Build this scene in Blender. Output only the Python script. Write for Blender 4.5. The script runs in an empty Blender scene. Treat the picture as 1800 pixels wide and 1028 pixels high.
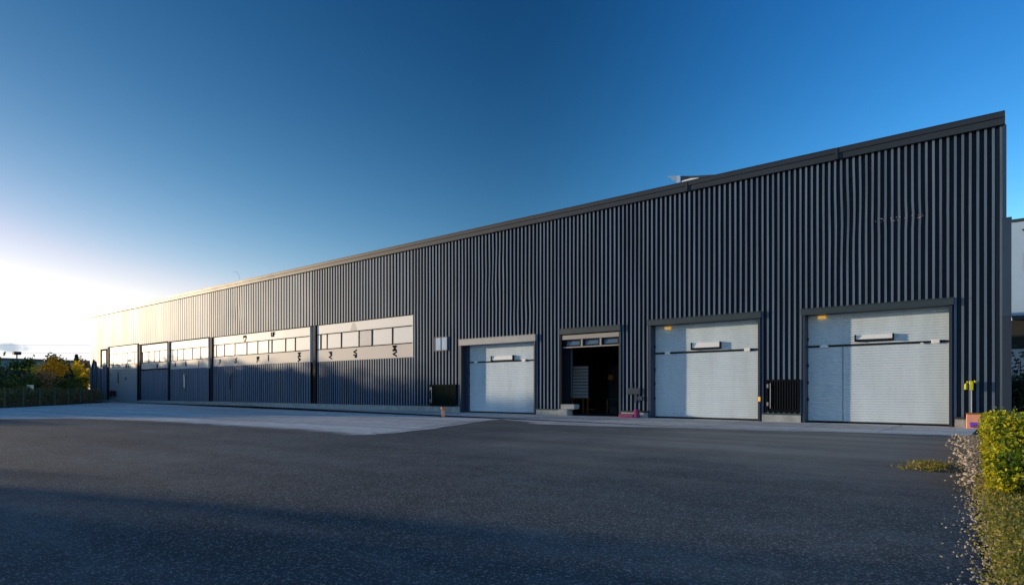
import bpy, math, random
import numpy as np
from mathutils import Vector, noise

sc = bpy.context.scene
COL = sc.collection
R = math.radians
random.seed(7)

# ------------------------------------------------------------------ camera
cam = bpy.data.cameras.new('camera')
cam.sensor_width = 36.0
cam.lens = 22.0
cam.shift_y = 0.0961
cam.clip_start = 0.1
cam.clip_end = 3000
camo = bpy.data.objects.new('camera', cam)
COL.objects.link(camo)
camo.location = (0.44, -27.726, 1.3047)
camo.rotation_euler = (R(90), 0, R(39.152))
sc.camera = camo

# ------------------------------------------------------------------ sky and sun
SUN_EL, SUN_AZ = 6.5, 17.2           # height, and swing off the facade line towards the yard
to_sun = Vector((-math.cos(R(SUN_AZ)) * math.cos(R(SUN_EL)), -math.sin(R(SUN_AZ)) * math.cos(R(SUN_EL)), math.sin(R(SUN_EL))))
w = bpy.data.worlds.new("World")
sc.world = w
w.use_nodes = True
nt = w.node_tree
nt.nodes.clear()
sky = nt.nodes.new('ShaderNodeTexSky')
sky.sky_type = 'NISHITA'
sky.sun_disc = False
sky.sun_elevation = R(SUN_EL)
sky.sun_rotation = math.atan2(to_sun.x, to_sun.y)
sky.altitude = 3000
sky.air_density = 1.0
sky.dust_density = 1.0
sky.ozone_density = 3.0
def wmath(op, a, b=None, c=None):
    q = nt.nodes.new('ShaderNodeMath')
    q.operation = op
    for k, v in enumerate((a, b, c)):
        if v is None:
            continue
        if isinstance(v, (int, float)):
            q.inputs[k].default_value = v
        else:
            nt.links.new(v, q.inputs[k])
    return q.outputs[0]
# deep, contrasty evening sky: the Sky Texture with a steeper curve per channel, clearer and brighter on the side away from the sun
sep = nt.nodes.new('ShaderNodeSeparateColor')
nt.links.new(sky.outputs[0], sep.inputs[0])
tcw = nt.nodes.new('ShaderNodeTexCoord')
flat = nt.nodes.new('ShaderNodeVectorMath'); flat.operation = 'MULTIPLY'; flat.inputs[1].default_value = (1, 1, 0)
nrm = nt.nodes.new('ShaderNodeVectorMath'); nrm.operation = 'NORMALIZE'
dot = nt.nodes.new('ShaderNodeVectorMath'); dot.operation = 'DOT_PRODUCT'
anti = -Vector((to_sun.x, to_sun.y, 0)).normalized()
dot.inputs[1].default_value = anti
nt.links.new(tcw.outputs['Generated'], flat.inputs[0])
nt.links.new(flat.outputs[0], nrm.inputs[0])
nt.links.new(nrm.outputs[0], dot.inputs[0])
mr = nt.nodes.new('ShaderNodeMapRange'); mr.interpolation_type = 'SMOOTHSTEP'
mr.inputs['From Min'].default_value = -0.42
mr.inputs['From Max'].default_value = 0.27
mr.inputs['To Min'].default_value = 1.0
mr.inputs['To Max'].default_value = 3.3
nt.links.new(dot.outputs['Value'], mr.inputs[0])
east = nt.nodes.new('ShaderNodeMapRange'); east.interpolation_type = 'SMOOTHSTEP'
east.inputs['From Min'].default_value = 0.30
east.inputs['From Max'].default_value = 0.75
east.inputs['To Min'].default_value = 1.0
east.inputs['To Max'].default_value = 1.7
nt.links.new(dot.outputs['Value'], east.inputs[0])
comb = nt.nodes.new('ShaderNodeCombineColor')
chan = []
for k, (ref, val, p) in enumerate(((0.60, 0.074, 3.05), (1.44, 0.232, 1.88), (2.97, 0.445, 1.45))):
    v = wmath('DIVIDE', sep.outputs[k], ref)
    v = wmath('POWER', v, p)
    v = wmath('MULTIPLY', v, val / (0.11 * 2 ** 0.5))
    v = wmath('MULTIPLY', v, mr.outputs[0])
    v = wmath('MULTIPLY', v, east.outputs[0])
    v = wmath('MINIMUM', v, (1.08, 1.06, 1.10)[k] / (0.11 * 2 ** 0.5))    # the glow round the sun levels off
    chan.append(v)
KD = 0.11 * 2 ** 0.5
nt.links.new(wmath('MINIMUM', chan[0], wmath('DIVIDE', wmath('POWER', wmath('MULTIPLY', chan[1], KD), 1.35), KD)), comb.inputs[0])
nt.links.new(chan[1], comb.inputs[1])
nt.links.new(chan[2], comb.inputs[2])
bg = nt.nodes.new('ShaderNodeBackground')
bg.inputs['Strength'].default_value = 0.11
out = nt.nodes.new('ShaderNodeOutputWorld')
# one small grey cloud low over the horizon beyond the trees
def wdot(v):
    q = nt.nodes.new('ShaderNodeVectorMath'); q.operation = 'DOT_PRODUCT'; q.inputs[1].default_value = v
    nt.links.new(tcw.outputs['Generated'], q.inputs[0])
    return q.outputs['Value']
cn = nt.nodes.new('ShaderNodeTexNoise'); cn.inputs['Scale'].default_value = 60; cn.inputs['Detail'].default_value = 5
nt.links.new(tcw.outputs['Generated'], cn.inputs['Vector'])
ca = wmath('DIVIDE', wdot((0.206, 0.978, 0)), 0.030)
cb = wmath('DIVIDE', wmath('SUBTRACT', wdot((0, 0, 1)), 0.0535), 0.0062)
cr_ = wmath('ADD', wmath('MULTIPLY', ca, ca), wmath('MULTIPLY', cb, cb))
cr_ = wmath('ADD', cr_, wmath('MULTIPLY', wmath('SUBTRACT', cn.outputs[0], 0.5), 2.6))
cm_ = nt.nodes.new('ShaderNodeMapRange'); cm_.interpolation_type = 'SMOOTHSTEP'
cm_.inputs['From Min'].default_value = 1.1; cm_.inputs['From Max'].default_value = 0.2
nt.links.new(cr_, cm_.inputs[0])
cf = wmath('MULTIPLY', cm_.outputs[0], wmath('GREATER_THAN', wdot((-0.978, 0.206, 0)), 0.5))
cmix = nt.nodes.new('ShaderNodeMix'); cmix.data_type = 'RGBA'
nt.links.new(cf, cmix.inputs[0])
nt.links.new(comb.outputs[0], cmix.inputs[6])
cmix.inputs[7].default_value = (3.4, 4.0, 4.7, 1)
nt.links.new(cmix.outputs[2], bg.inputs[0])
nt.links.new(bg.outputs[0], out.inputs[0])

sun = bpy.data.lights.new('sun', 'SUN')
sun.energy = 3.4
sun.angle = R(0.5)
sun.color = (1.0, 0.78, 0.52)
suno = bpy.data.objects.new('sun', sun)
COL.objects.link(suno)
suno.rotation_euler = to_sun.to_track_quat('Z', 'Y').to_euler()

sc.view_settings.view_transform = 'Standard'
sc.view_settings.look = 'None'
sc.view_settings.exposure = 0.5
sc.view_settings.gamma = 1.0
sc.render.engine = 'CYCLES'
sc.cycles.max_bounces = 6

# ------------------------------------------------------------------ materials
def mat(name, col, rough=0.6, metal=0.0, spec=0.5, vary=0.12, scale=1.5, bump=0.0, bscale=20.0, emit=None, stretch=(1, 1, 1)):
    m = bpy.data.materials.new(name)
    m.use_nodes = True
    n, l = m.node_tree.nodes, m.node_tree.links
    b = n['Principled BSDF']
    b.inputs['Roughness'].default_value = rough
    b.inputs['Metallic'].default_value = metal
    b.inputs['Specular IOR Level'].default_value = spec
    tc = n.new('ShaderNodeTexCoord')
    mp = n.new('ShaderNodeMapping')
    mp.inputs['Scale'].default_value = stretch
    l.new(tc.outputs['Object'], mp.inputs[0])
    if vary:
        nz = n.new('ShaderNodeTexNoise')
        nz.inputs['Scale'].default_value = scale
        nz.inputs['Detail'].default_value = 6
        nz.inputs['Roughness'].default_value = 0.65
        l.new(mp.outputs[0], nz.inputs['Vector'])
        cr = n.new('ShaderNodeValToRGB')
        cr.color_ramp.elements[0].position = 0.3
        cr.color_ramp.elements[1].position = 0.7
        cr.color_ramp.elements[0].color = (*[c * (1 - vary) for c in col], 1)
        cr.color_ramp.elements[1].color = (*[min(1, c * (1 + vary)) for c in col], 1)
        l.new(nz.outputs[0], cr.inputs[0])
        l.new(cr.outputs[0], b.inputs['Base Color'])
        mr = n.new('ShaderNodeMapRange')
        mr.inputs['To Min'].default_value = max(0.05, rough - 0.08)
        mr.inputs['To Max'].default_value = min(1, rough + 0.08)
        l.new(nz.outputs[0], mr.inputs[0])
        l.new(mr.outputs[0], b.inputs['Roughness'])
    else:
        b.inputs['Base Color'].default_value = (*col, 1)
    if bump:
        nb = n.new('ShaderNodeTexNoise')
        nb.inputs['Scale'].default_value = bscale
        nb.inputs['Detail'].default_value = 4
        l.new(mp.outputs[0], nb.inputs['Vector'])
        bp = n.new('ShaderNodeBump')
        bp.inputs['Strength'].default_value = bump
        bp.inputs['Distance'].default_value = 0.02
        l.new(nb.outputs[0], bp.inputs['Height'])
        l.new(bp.outputs[0], b.inputs['Normal'])
    if emit:
        b.inputs['Emission Color'].default_value = (*emit[0], 1)
        b.inputs['Emission Strength'].default_value = emit[1]
    return m

def leaf_mat(name, cols, rough=0.5):
    m = bpy.data.materials.new(name)
    m.use_nodes = True
    n, l = m.node_tree.nodes, m.node_tree.links
    b = n['Principled BSDF']
    b.inputs['Roughness'].default_value = rough
    b.inputs['Specular IOR Level'].default_value = 0.3
    g = n.new('ShaderNodeNewGeometry')
    cr = n.new('ShaderNodeValToRGB')
    e = cr.color_ramp.elements
    e[0].color = (*cols[0], 1)
    e[1].color = (*cols[-1], 1)
    for i, c in enumerate(cols[1:-1]):
        k = e.new((i + 1) / (len(cols) - 1))
        k.color = (*c, 1)
    l.new(g.outputs['Random Per Island'], cr.inputs[0])
    l.new(cr.outputs[0], b.inputs['Base Color'])
    tr = n.new('ShaderNodeBsdfTranslucent')
    l.new(cr.outputs[0], tr.inputs[0])
    mx = n.new('ShaderNodeMixShader')
    mx.inputs[0].default_value = 0.42
    l.new(b.outputs[0], mx.inputs[1])
    l.new(tr.outputs[0], mx.inputs[2])
    l.new(mx.outputs[0], n['Material Output'].inputs[0])
    return m

def ground_mat(name, base, light, speck, bump, big=0.25, rough=0.85, dust=None, fade=False):
    """asphalt or concrete: coarse patches, mid mottling, stone speckle and a grainy surface"""
    m = bpy.data.materials.new(name)
    m.use_nodes = True
    n, l = m.node_tree.nodes, m.node_tree.links
    b = n['Principled BSDF']
    b.inputs['Roughness'].default_value = rough
    b.inputs['Specular IOR Level'].default_value = 0.22
    tc = n.new('ShaderNodeTexCoord')
    def nz(scale, det=5, rgh=0.6):
        q = n.new('ShaderNodeTexNoise')
        q.inputs['Scale'].default_value = scale
        q.inputs['Detail'].default_value = det
        q.inputs['Roughness'].default_value = rgh
        l.new(tc.outputs['Object'], q.inputs['Vector'])
        return q
    big_n, mid_n, fine = nz(big, 4), nz(2.2, 6), nz(95, 3, 0.7)
    vo = n.new('ShaderNodeTexVoronoi')
    vo.inputs['Scale'].default_value = 75
    l.new(tc.outputs['Object'], vo.inputs['Vector'])
    def ramp(src, p0, p1, c0, c1):
        cr = n.new('ShaderNodeValToRGB')
        cr.color_ramp.elements[0].position = p0
        cr.color_ramp.elements[1].position = p1
        cr.color_ramp.elements[0].color = (*c0, 1)
        cr.color_ramp.elements[1].color = (*c1, 1)
        l.new(src, cr.inputs[0])
        return cr.outputs[0]
    def mix(a, c, f=1.0, mode='MULTIPLY'):
        x = n.new('ShaderNodeMix')
        x.data_type = 'RGBA'
        x.blend_type = mode
        if isinstance(f, float):
            x.inputs[0].default_value = f
        else:
            l.new(f, x.inputs[0])
        l.new(a, x.inputs[6])
        l.new(c, x.inputs[7])
        return x.outputs[2]
    col = ramp(big_n.outputs[0], 0.35, 0.65, base, light)
    col = mix(col, ramp(mid_n.outputs[0], 0.3, 0.7, (0.72,) * 3, (1.25,) * 3))
    col = mix(col, ramp(fine.outputs[0], 0.3, 0.7, (0.45,) * 3, (1.6,) * 3), 0.9)
    mpt = n.new('ShaderNodeMapping')
    mpt.inputs['Scale'].default_value = (0.05, 0.9, 1)
    mpt.inputs['Rotation'].default_value = (0, 0, R(8))
    l.new(tc.outputs['Object'], mpt.inputs[0])
    trk = nz(1.0, 5, 0.55)
    l.new(mpt.outputs[0], trk.inputs['Vector'])
    if dust:
        # pale grit washed over the surface round one spot
        dv = n.new('ShaderNodeVectorMath'); dv.operation = 'DISTANCE'
        dv.inputs[1].default_value = dust[0]
        l.new(tc.outputs['Object'], dv.inputs[0])
        dn = n.new('ShaderNodeMath'); dn.operation = 'MULTIPLY_ADD'
        dn.inputs[1].default_value = -dust[1] * 1.3
        l.new(nz(0.35, 6, 0.65).outputs[0], dn.inputs[0])
        l.new(dv.outputs['Value'], dn.inputs[2])
        dm = n.new('ShaderNodeMapRange'); dm.interpolation_type = 'SMOOTHSTEP'
        dm.inputs['From Min'].default_value = dust[1] * 0.55
        dm.inputs['From Max'].default_value = -dust[1] * 0.6
        dm.inputs['To Max'].default_value = dust[2]
        l.new(dn.outputs[0], dm.inputs[0])
        dc = n.new('ShaderNodeRGB'); dc.outputs[0].default_value = (*dust[3], 1)
        col = mix(col, dc.outputs[0], dm.outputs[0], 'MIX')
    col = mix(col, ramp(trk.outputs[0], 0.35, 0.66, (0.72,) * 3, (1.22,) * 3), 0.9)
    sep = n.new('ShaderNodeSeparateColor')
    l.new(vo.outputs['Color'], sep.inputs[0])
    stone = ramp(sep.outputs[0], 0.80, 0.95, (0, 0, 0), (1, 1, 1))
    sc_ = n.new('ShaderNodeRGB')
    sc_.outputs[0].default_value = (*speck, 1)
    st = n.new('ShaderNodeSeparateColor')
    l.new(stone, st.inputs[0])
    col = mix(col, sc_.outputs[0], st.outputs[0], 'MIX')
    l.new(col, b.inputs['Base Color'])
    bp = n.new('ShaderNodeBump')
    bp.inputs['Strength'].default_value = bump
    bp.inputs['Distance'].default_value = 0.012
    ad = n.new('ShaderNodeMath')
    ad.operation = 'ADD'
    l.new(fine.outputs[0], ad.inputs[0])
    l.new(vo.outputs['Distance'], ad.inputs[1])
    l.new(ad.outputs[0], bp.inputs['Height'])
    l.new(bp.outputs[0], b.inputs['Normal'])
    if fade:
        fa_n = n.new('ShaderNodeAttribute'); fa_n.attribute_name = 'fade'
        fx = n.new('ShaderNodeMath'); fx.operation = 'MULTIPLY_ADD'; fx.inputs[1].default_value = 0.9; fx.inputs[2].default_value = -0.45
        l.new(nz(6.0, 6, 0.75).outputs[0], fx.inputs[0])
        fs = n.new('ShaderNodeMath'); fs.operation = 'ADD'
        l.new(fa_n.outputs['Fac'], fs.inputs[0]); l.new(fx.outputs[0], fs.inputs[1])
        fm = n.new('ShaderNodeMapRange'); fm.inputs['From Min'].default_value = 0.15; fm.inputs['From Max'].default_value = 0.95; fm.inputs['To Max'].default_value = 0.95
        l.new(fs.outputs[0], fm.inputs[0])
        fq = n.new('ShaderNodeMath'); fq.operation = 'MULTIPLY'
        l.new(fm.outputs[0], fq.inputs[0])
        fe = n.new('ShaderNodeMath'); fe.operation = 'GREATER_THAN'; fe.inputs[1].default_value = 0.02
        l.new(fa_n.outputs['Fac'], fe.inputs[0]); l.new(fe.outputs[0], fq.inputs[1])
        tb = n.new('ShaderNodeBsdfTransparent')
        mx = n.new('ShaderNodeMixShader')
        l.new(fq.outputs[0], mx.inputs[0]); l.new(tb.outputs[0], mx.inputs[1]); l.new(b.outputs[0], mx.inputs[2])
        l.new(mx.outputs[0], n['Material Output'].inputs[0])
    return m

M = dict(
    clad=mat('rib_front_steel', (0.128, 0.184, 0.262), 0.53, 0.08, 0.14, 0.32, 2.6, stretch=(1, 1, 0.06)),
    back=mat('rib_shade_steel', (0.018, 0.028, 0.052), 0.5, 0, 0.3, 0.1, stretch=(1, 1, 0.12)),  # shade of the rib grooves and sides put into a darker navy
    navy=mat('navy_steel', (0.022, 0.036, 0.066), 0.4, 0, 0.5, 0.1),
    navy_light=mat('navy_steel_light', (0.03, 0.058, 0.105), 0.4, 0, 0.5, 0.1),
    pale=mat('sunlit_header', (0.42, 0.42, 0.42), 0.45, 0, 0.3, 0.1),  # sunlight on one door header put into its paler colour
    trim=mat('grey_trim', (0.040, 0.062, 0.078), 0.5, 0, 0.25, 0.1),
    fascia=mat('fascia_metal', (0.034, 0.047, 0.066), 0.5, 0, 0.2, 0.12, stretch=(0.3, 1, 1)),
    dark=mat('dark_rubber', (0.007, 0.010, 0.018), 0.7, 0, 0.15),
    black=mat('black_paint', (0.010, 0.010, 0.011), 0.9, 0, 0.03, vary=0),
    door=mat('grey_door', (0.61, 0.71, 0.78), 0.45, 0, 0.35, 0.09, 1.4, stretch=(1, 1, 0.2)),
    bay_door=mat('bay_door_grey', (0.30, 0.34, 0.38), 0.45, 0, 0.5, 0.06, 0.5),
    white=mat('white_panel', (0.86, 0.83, 0.79), 0.52, 0, 0.26, 0.05, 0.6),
    cream=mat('cream_panel', (0.68, 0.61, 0.55), 0.55, 0, 0.18, 0.06, 0.4),
    pane=mat('milky_glass', (0.86, 0.84, 0.81), 0.45, 0, 0.15, 0.03, 0.5),
    pane_grey=mat('milky_glass_grey', (0.54, 0.52, 0.53), 0.4, 0, 0.2, 0.06, 0.8),
    mullion=mat('mullion', (0.03, 0.027, 0.025), 0.85, 0, 0.04),
    concrete=mat('plinth_concrete', (0.36, 0.39, 0.39), 0.85, 0, 0.3, 0.25, 3, 0.4, 30),
    hall=mat('hall_dark', (0.03, 0.032, 0.036), 0.8),
    glass=mat('blue_glass', (0.10, 0.17, 0.24), 0.08, 0, 0.8, 0.05),
    chrome=mat('bright_metal', (0.70, 0.71, 0.72), 0.25, 0.6, 0.5, 0.05),
    tag=mat('white_plastic', (0.88, 0.89, 0.90), 0.4, vary=0.03),
    amber=mat('amber_lamp', (0.85, 0.45, 0.08), 0.3, vary=0.05, emit=((1.0, 0.55, 0.12), 0.3)),
    green=mat('green_louver', (0.008, 0.016, 0.013), 0.85, 0, 0.05, vary=0.2),
    grille=mat('black_grille', (0.008, 0.010, 0.014), 0.85, 0, 0.05, vary=0.2),
    orange=mat('orange_plastic', (0.62, 0.20, 0.07), 0.5, vary=0.2, scale=6),
    pink=mat('pink_plastic', (0.80, 0.34, 0.22), 0.5, vary=0.15, scale=6),
    purple=mat('purple_plastic', (0.20, 0.08, 0.55), 0.45, vary=0.1),
    magenta=mat('magenta_plastic', (0.26, 0.03, 0.13), 0.5, vary=0.2, scale=8),
    yellow=mat('yellow_enamel', (0.62, 0.58, 0.02), 0.4, vary=0.1, scale=8),
    steel=mat('steel_pipe', (0.35, 0.36, 0.38), 0.4, 0.5, 0.5, 0.1),
    rust=mat('rusty_orange', (0.30, 0.12, 0.03), 0.7, vary=0.3, scale=8),
    wood=mat('pale_beam', (0.34, 0.33, 0.32), 0.6, vary=0.2, scale=3, stretch=(0.2, 1, 4)),
    bark=mat('bark', (0.06, 0.045, 0.035), 0.9, vary=0.3, scale=10),
    wpane=mat('blue_pane', (0.40, 0.56, 0.76), 0.3, vary=0.08),
    fence=mat('green_fence', (0.010, 0.035, 0.028), 0.5, vary=0.1),
    teal=mat('teal_cladding', (0.06, 0.14, 0.16), 0.6, vary=0.1, stretch=(4, 4, 0.1)),
    pale_blue=mat('pale_blue_cladding', (0.44, 0.60, 0.78), 0.6, vary=0.06, scale=0.3),
    white_b=mat('white_render', (0.62, 0.66, 0.72), 0.7, vary=0.06, scale=0.3),
    glow_grey=mat('sign_plate', (0.62, 0.58, 0.42), 0.6),
    asphalt=ground_mat('asphalt', (0.031, 0.047, 0.059), (0.072, 0.091, 0.102), (0.26, 0.27, 0.28), 1.0, dust=((-3.0, -10.0, 0), 9.5, 0.95, (0.25, 0.245, 0.21))),
    apron=ground_mat('apron_concrete', (0.42, 0.425, 0.41), (0.56, 0.555, 0.53), (0.58, 0.58, 0.56), 0.35, 0.18),
    apron_edge=ground_mat('apron_edge', (0.42, 0.425, 0.41), (0.56, 0.555, 0.53), (0.58, 0.58, 0.56), 0.35, 0.18, fade=True),
    earth=ground_mat('earth', (0.06, 0.06, 0.03), (0.09, 0.085, 0.04), (0.15, 0.13, 0.08), 0.9, 0.1),
)
LEAF = dict(
    hedge=leaf_mat('hedge_leaves', [(0.08, 0.13, 0.012), (0.32, 0.34, 0.018), (0.58, 0.54, 0.025), (0.78, 0.70, 0.06)]),
    cover=leaf_mat('cover_leaves', [(0.10, 0.12, 0.015), (0.26, 0.25, 0.03), (0.40, 0.34, 0.06), (0.46, 0.36, 0.15)]),
    dark=leaf_mat('dark_leaves', [(0.02, 0.035, 0.02), (0.04, 0.06, 0.03), (0.08, 0.09, 0.035)]),
    green=leaf_mat('green_leaves', [(0.04, 0.07, 0.018), (0.08, 0.115, 0.025), (0.14, 0.15, 0.03)]),
    teal=leaf_mat('blue_green_needles', [(0.03, 0.065, 0.05), (0.06, 0.11, 0.08), (0.10, 0.15, 0.10)]),
    gold=leaf_mat('gold_leaves', [(0.75, 0.30, 0.012), (0.92, 0.46, 0.02), (0.95, 0.62, 0.04)]),
    yellow=leaf_mat('yellow_leaves', [(0.35, 0.27, 0.015), (0.70, 0.50, 0.02), (0.88, 0.64, 0.03)]),
    brown=leaf_mat('brown_leaves', [(0.22, 0.12, 0.06), (0.36, 0.20, 0.09), (0.48, 0.29, 0.14)]),
    olive=leaf_mat('olive_leaves', [(0.08, 0.08, 0.018), (0.16, 0.14, 0.03), (0.25, 0.18, 0.045)]),
    pink=leaf_mat('dry_pink_leaves', [(0.20, 0.12, 0.07), (0.32, 0.20, 0.13), (0.10, 0.09, 0.04)]),
)

# ------------------------------------------------------------------ helpers
class MB:
    """collects vertices and faces; build() links them as one mesh object.
    P(u, o, z): u metres along the facade from its near corner, o metres out in front of it, z up."""
    def __init__(s):
        s.v, s.f, s.mi = [], [], []
    def add(s, vs, fs):
        b = len(s.v)
        s.v += [tuple(p) for p in vs]
        s.f += [tuple(i + b for i in f) for f in fs]
    def box(s, x0, x1, y0, y1, z0, z1):
        x0, x1 = sorted((x0, x1)); y0, y1 = sorted((y0, y1)); z0, z1 = sorted((z0, z1))
        vs = [(x, y, z) for z in (z0, z1) for y in (y0, y1) for x in (x0, x1)]
        s.add(vs, [(0, 2, 3, 1), (4, 5, 7, 6), (0, 1, 5, 4), (2, 6, 7, 3), (0, 4, 6, 2), (1, 3, 7, 5)])
    def bevel_box(s, x0, x1, y0, y1, z0, z1, c=0.02):
        """box with chamfered vertical and top edges"""
        x0, x1 = sorted((x0, x1)); y0, y1 = sorted((y0, y1))
        ring = lambda d, z: [(x0 + c + d, y0 + d, z), (x1 - c - d, y0 + d, z), (x1 - d, y0 + c + d, z), (x1 - d, y1 - c - d, z),
                             (x1 - c - d, y1 - d, z), (x0 + c + d, y1 - d, z), (x0 + d, y1 - c - d, z), (x0 + d, y0 + c + d, z)]
        s.loft([ring(0, z0), ring(0, z1 - c), ring(c * 0.8, z1)])
    def loft(s, rings, cap=True):
        b = len(s.v); k = len(rings[0])
        for r in rings:
            s.v += [tuple(p) for p in r]
        for i in range(len(rings) - 1):
            for j in range(k):
                a, c = b + i * k + j, b + i * k + (j + 1) % k
                s.f.append((a, c, c + k, a + k))
        if cap:
            s.f.append(tuple(b + j for j in reversed(range(k))))
            s.f.append(tuple(b + (len(rings) - 1) * k + j for j in range(k)))
    def fbox(s, u0, u1, o0, o1, z0, z1):
        s.box(-u0, -u1, -o0, -o1, z0, z1)
    def tube(s, pts, rads, k=8):
        pts = [Vector(p) for p in pts]
        if not hasattr(rads, '__len__'):
            rads = [rads] * len(pts)
        rings = []
        for i, p in enumerate(pts):
            d = (pts[min(i + 1, len(pts) - 1)] - pts[max(i - 1, 0)]).normalized()
            a = d.orthogonal().normalized() if abs(d.z) > 0.9 else d.cross(Vector((0, 0, 1))).normalized()
            c = d.cross(a)
            rings.append([p + (a * math.cos(2 * math.pi * j / k) + c * math.sin(2 * math.pi * j / k)) * rads[i] for j in range(k)])
        s.loft(rings)
    def build(s, name, m, parent=None, smooth=False):
        me = bpy.data.meshes.new(name)
        me.from_pydata(s.v, [], s.f)
        me.materials.append(m)
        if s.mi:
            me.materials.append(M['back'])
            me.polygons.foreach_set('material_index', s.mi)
        me.validate()
        me.update()
        if smooth:
            me.polygons.foreach_set('use_smooth', [True] * len(me.polygons))
        o = bpy.data.objects.new(name, me)
        COL.objects.link(o)
        if parent:
            # the builders work in world metres; keep the part where it was modelled
            o.parent = parent
            o.location = -world_loc(parent)
        return o

def world_loc(o):
    v = Vector(o.location)
    while o.parent:
        o = o.parent
        v += Vector(o.location)
    return v

def tag(o, label=None, cat=None, group=None, kind=None):
    for k, v in (('label', label), ('category', cat), ('group', group), ('kind', kind)):
        if v:
            o[k] = v
    return o

def empty(name, loc=(0, 0, 0)):
    o = bpy.data.objects.new(name, None)
    o.empty_display_size = 0.2
    COL.objects.link(o)
    o.location = loc
    return o

def quads(name, pos, size, m, parent=None, up=0.0, aspect=1.6, rng=None, loc=None):
    """many leaf-sized quads, each an island of its own"""
    rng = rng or np.random.default_rng(1)
    n = len(pos)
    a = rng.normal(size=(n, 3)); a[:, 2] += up
    a /= np.linalg.norm(a, axis=1, keepdims=True)
    b = rng.normal(size=(n, 3)); b -= a * np.sum(a * b, axis=1, keepdims=True)
    b /= np.linalg.norm(b, axis=1, keepdims=True)
    c = np.cross(a, b)
    s = (size * rng.uniform(0.6, 1.35, n))[:, None]
    bb, cc = b * s * aspect * 0.5, c * s * 0.5
    v = np.stack([pos - bb, pos - cc + bb * 0.1, pos + bb, pos + cc + bb * 0.1], 1).reshape(-1, 3)
    me = bpy.data.meshes.new(name)
    me.vertices.add(4 * n)
    me.vertices.foreach_set('co', v.astype(np.float32).ravel())
    me.loops.add(4 * n)
    me.loops.foreach_set('vertex_index', np.arange(4 * n, dtype=np.int32))
    me.polygons.add(n)
    me.polygons.foreach_set('loop_start', np.arange(0, 4 * n, 4, dtype=np.int32))
    me.polygons.foreach_set('loop_total', np.full(n, 4, dtype=np.int32))
    me.update(calc_edges=True)
    me.materials.append(m)
    o = bpy.data.objects.new(name, me)
    COL.objects.link(o)
    if parent:
        o.parent = parent
        o.location = -world_loc(parent)
    return o

def lettering(text, size, m, parent, u, o, z, turn=0.0, name='lettering', gap=1.0):
    """flat cut letters on the facade: centre (u, z), standing o out; turn 90 = reading downwards"""
    cu = bpy.data.curves.new(name, 'FONT')
    cu.body = text
    cu.size = size
    cu.extrude = 0.012
    cu.offset = size * 0.03
    cu.space_character = gap
    cu.align_x = 'CENTER'
    cu.align_y = 'CENTER'
    t = bpy.data.objects.new(name, cu)
    COL.objects.link(t)
    dg = bpy.context.evaluated_depsgraph_get()
    me = bpy.data.meshes.new_from_object(t.evaluated_get(dg))
    bpy.data.objects.remove(t)
    me.materials.clear()
    me.materials.append(m)
    ob = bpy.data.objects.new(name, me)
    COL.objects.link(ob)
    ob.parent = parent
    ob.rotation_euler = (R(90), R(turn), 0)
    ob.location = Vector((-u, -o, z)) - world_loc(parent)
    return ob

# ------------------------------------------------------------------ ground
def sheet(name, pts, z, m):
    b = MB()
    b.add([(x, y, z) for x, y in pts], [tuple(range(len(pts)))])
    return b.build(name, m)

tag(sheet('grass_ground', [(-900, -700), (700, -700), (700, 900), (-900, 900)], -0.012, M['earth']), 'earth and rough grass around the yard', 'ground', kind='structure')
yard = [(-36.0, -75), (0.6, -75), (0.35, -24), (0.12, -20.5), (-0.05, -17.5), (-0.2, -14), (-0.5, -10), (-0.75, -6), (-0.75, 0.6),
        (-93, 0.6), (-93, 6), (-86, 2), (-77, -3.9), (-63.9, -12.3), (-59.5, -15.5), (-56, -18.5), (-48, -30)]
tag(sheet('asphalt_ground', yard, -0.006, M['asphalt']), 'dark grey asphalt yard in front of the warehouse', 'yard', kind='structure')
edge = [(-0.75, -5.1), (-3, -5.55), (-5.3, -6.0), (-8.9, -6.55), (-11.5, -7.15), (-14.1, -7.75), (-16.2, -6.1), (-18.3, -5.2), (-17.6, -7.8), (-16.0, -10.9),
        (-15.0, -13.4), (-14.5, -14.9), (-15.0, -15.9), (-17.9, -15.55), (-20.6, -15.6), (-23.8, -15.7), (-27, -15.9), (-30.6, -16.25), (-34, -17.5), (-36, -19.5), (-40, -22.5), (-50, -24),
        (-56, -18.5), (-59.4, -15.6), (-63.8, -12.4), (-76.9, -4.0), (-86, 1.9), (-93, 5.9)]
rough_edge = []
for i in range(len(edge)):
    a = Vector(edge[i]); c = Vector(edge[(i + 1) % len(edge)])
    if i >= len(edge) - 8:
        rough_edge.append(tuple(a)); continue
    k = max(1, int((c - a).length / 0.35))
    for j in range(k):
        p = a.lerp(c, j / k)
        q = noise.noise_vector(Vector((p.x * 0.55, p.y * 0.55, 3.1))) * 0.3 + noise.noise_vector(Vector((p.x * 2.3, p.y * 2.3, 9.0))) * 0.05
        amp = min(1.0, (abs(p.x) - 0.75) / 3 + 0.25)
        rough_edge.append((p.x + q.x * amp, p.y + q.y * amp))
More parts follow.
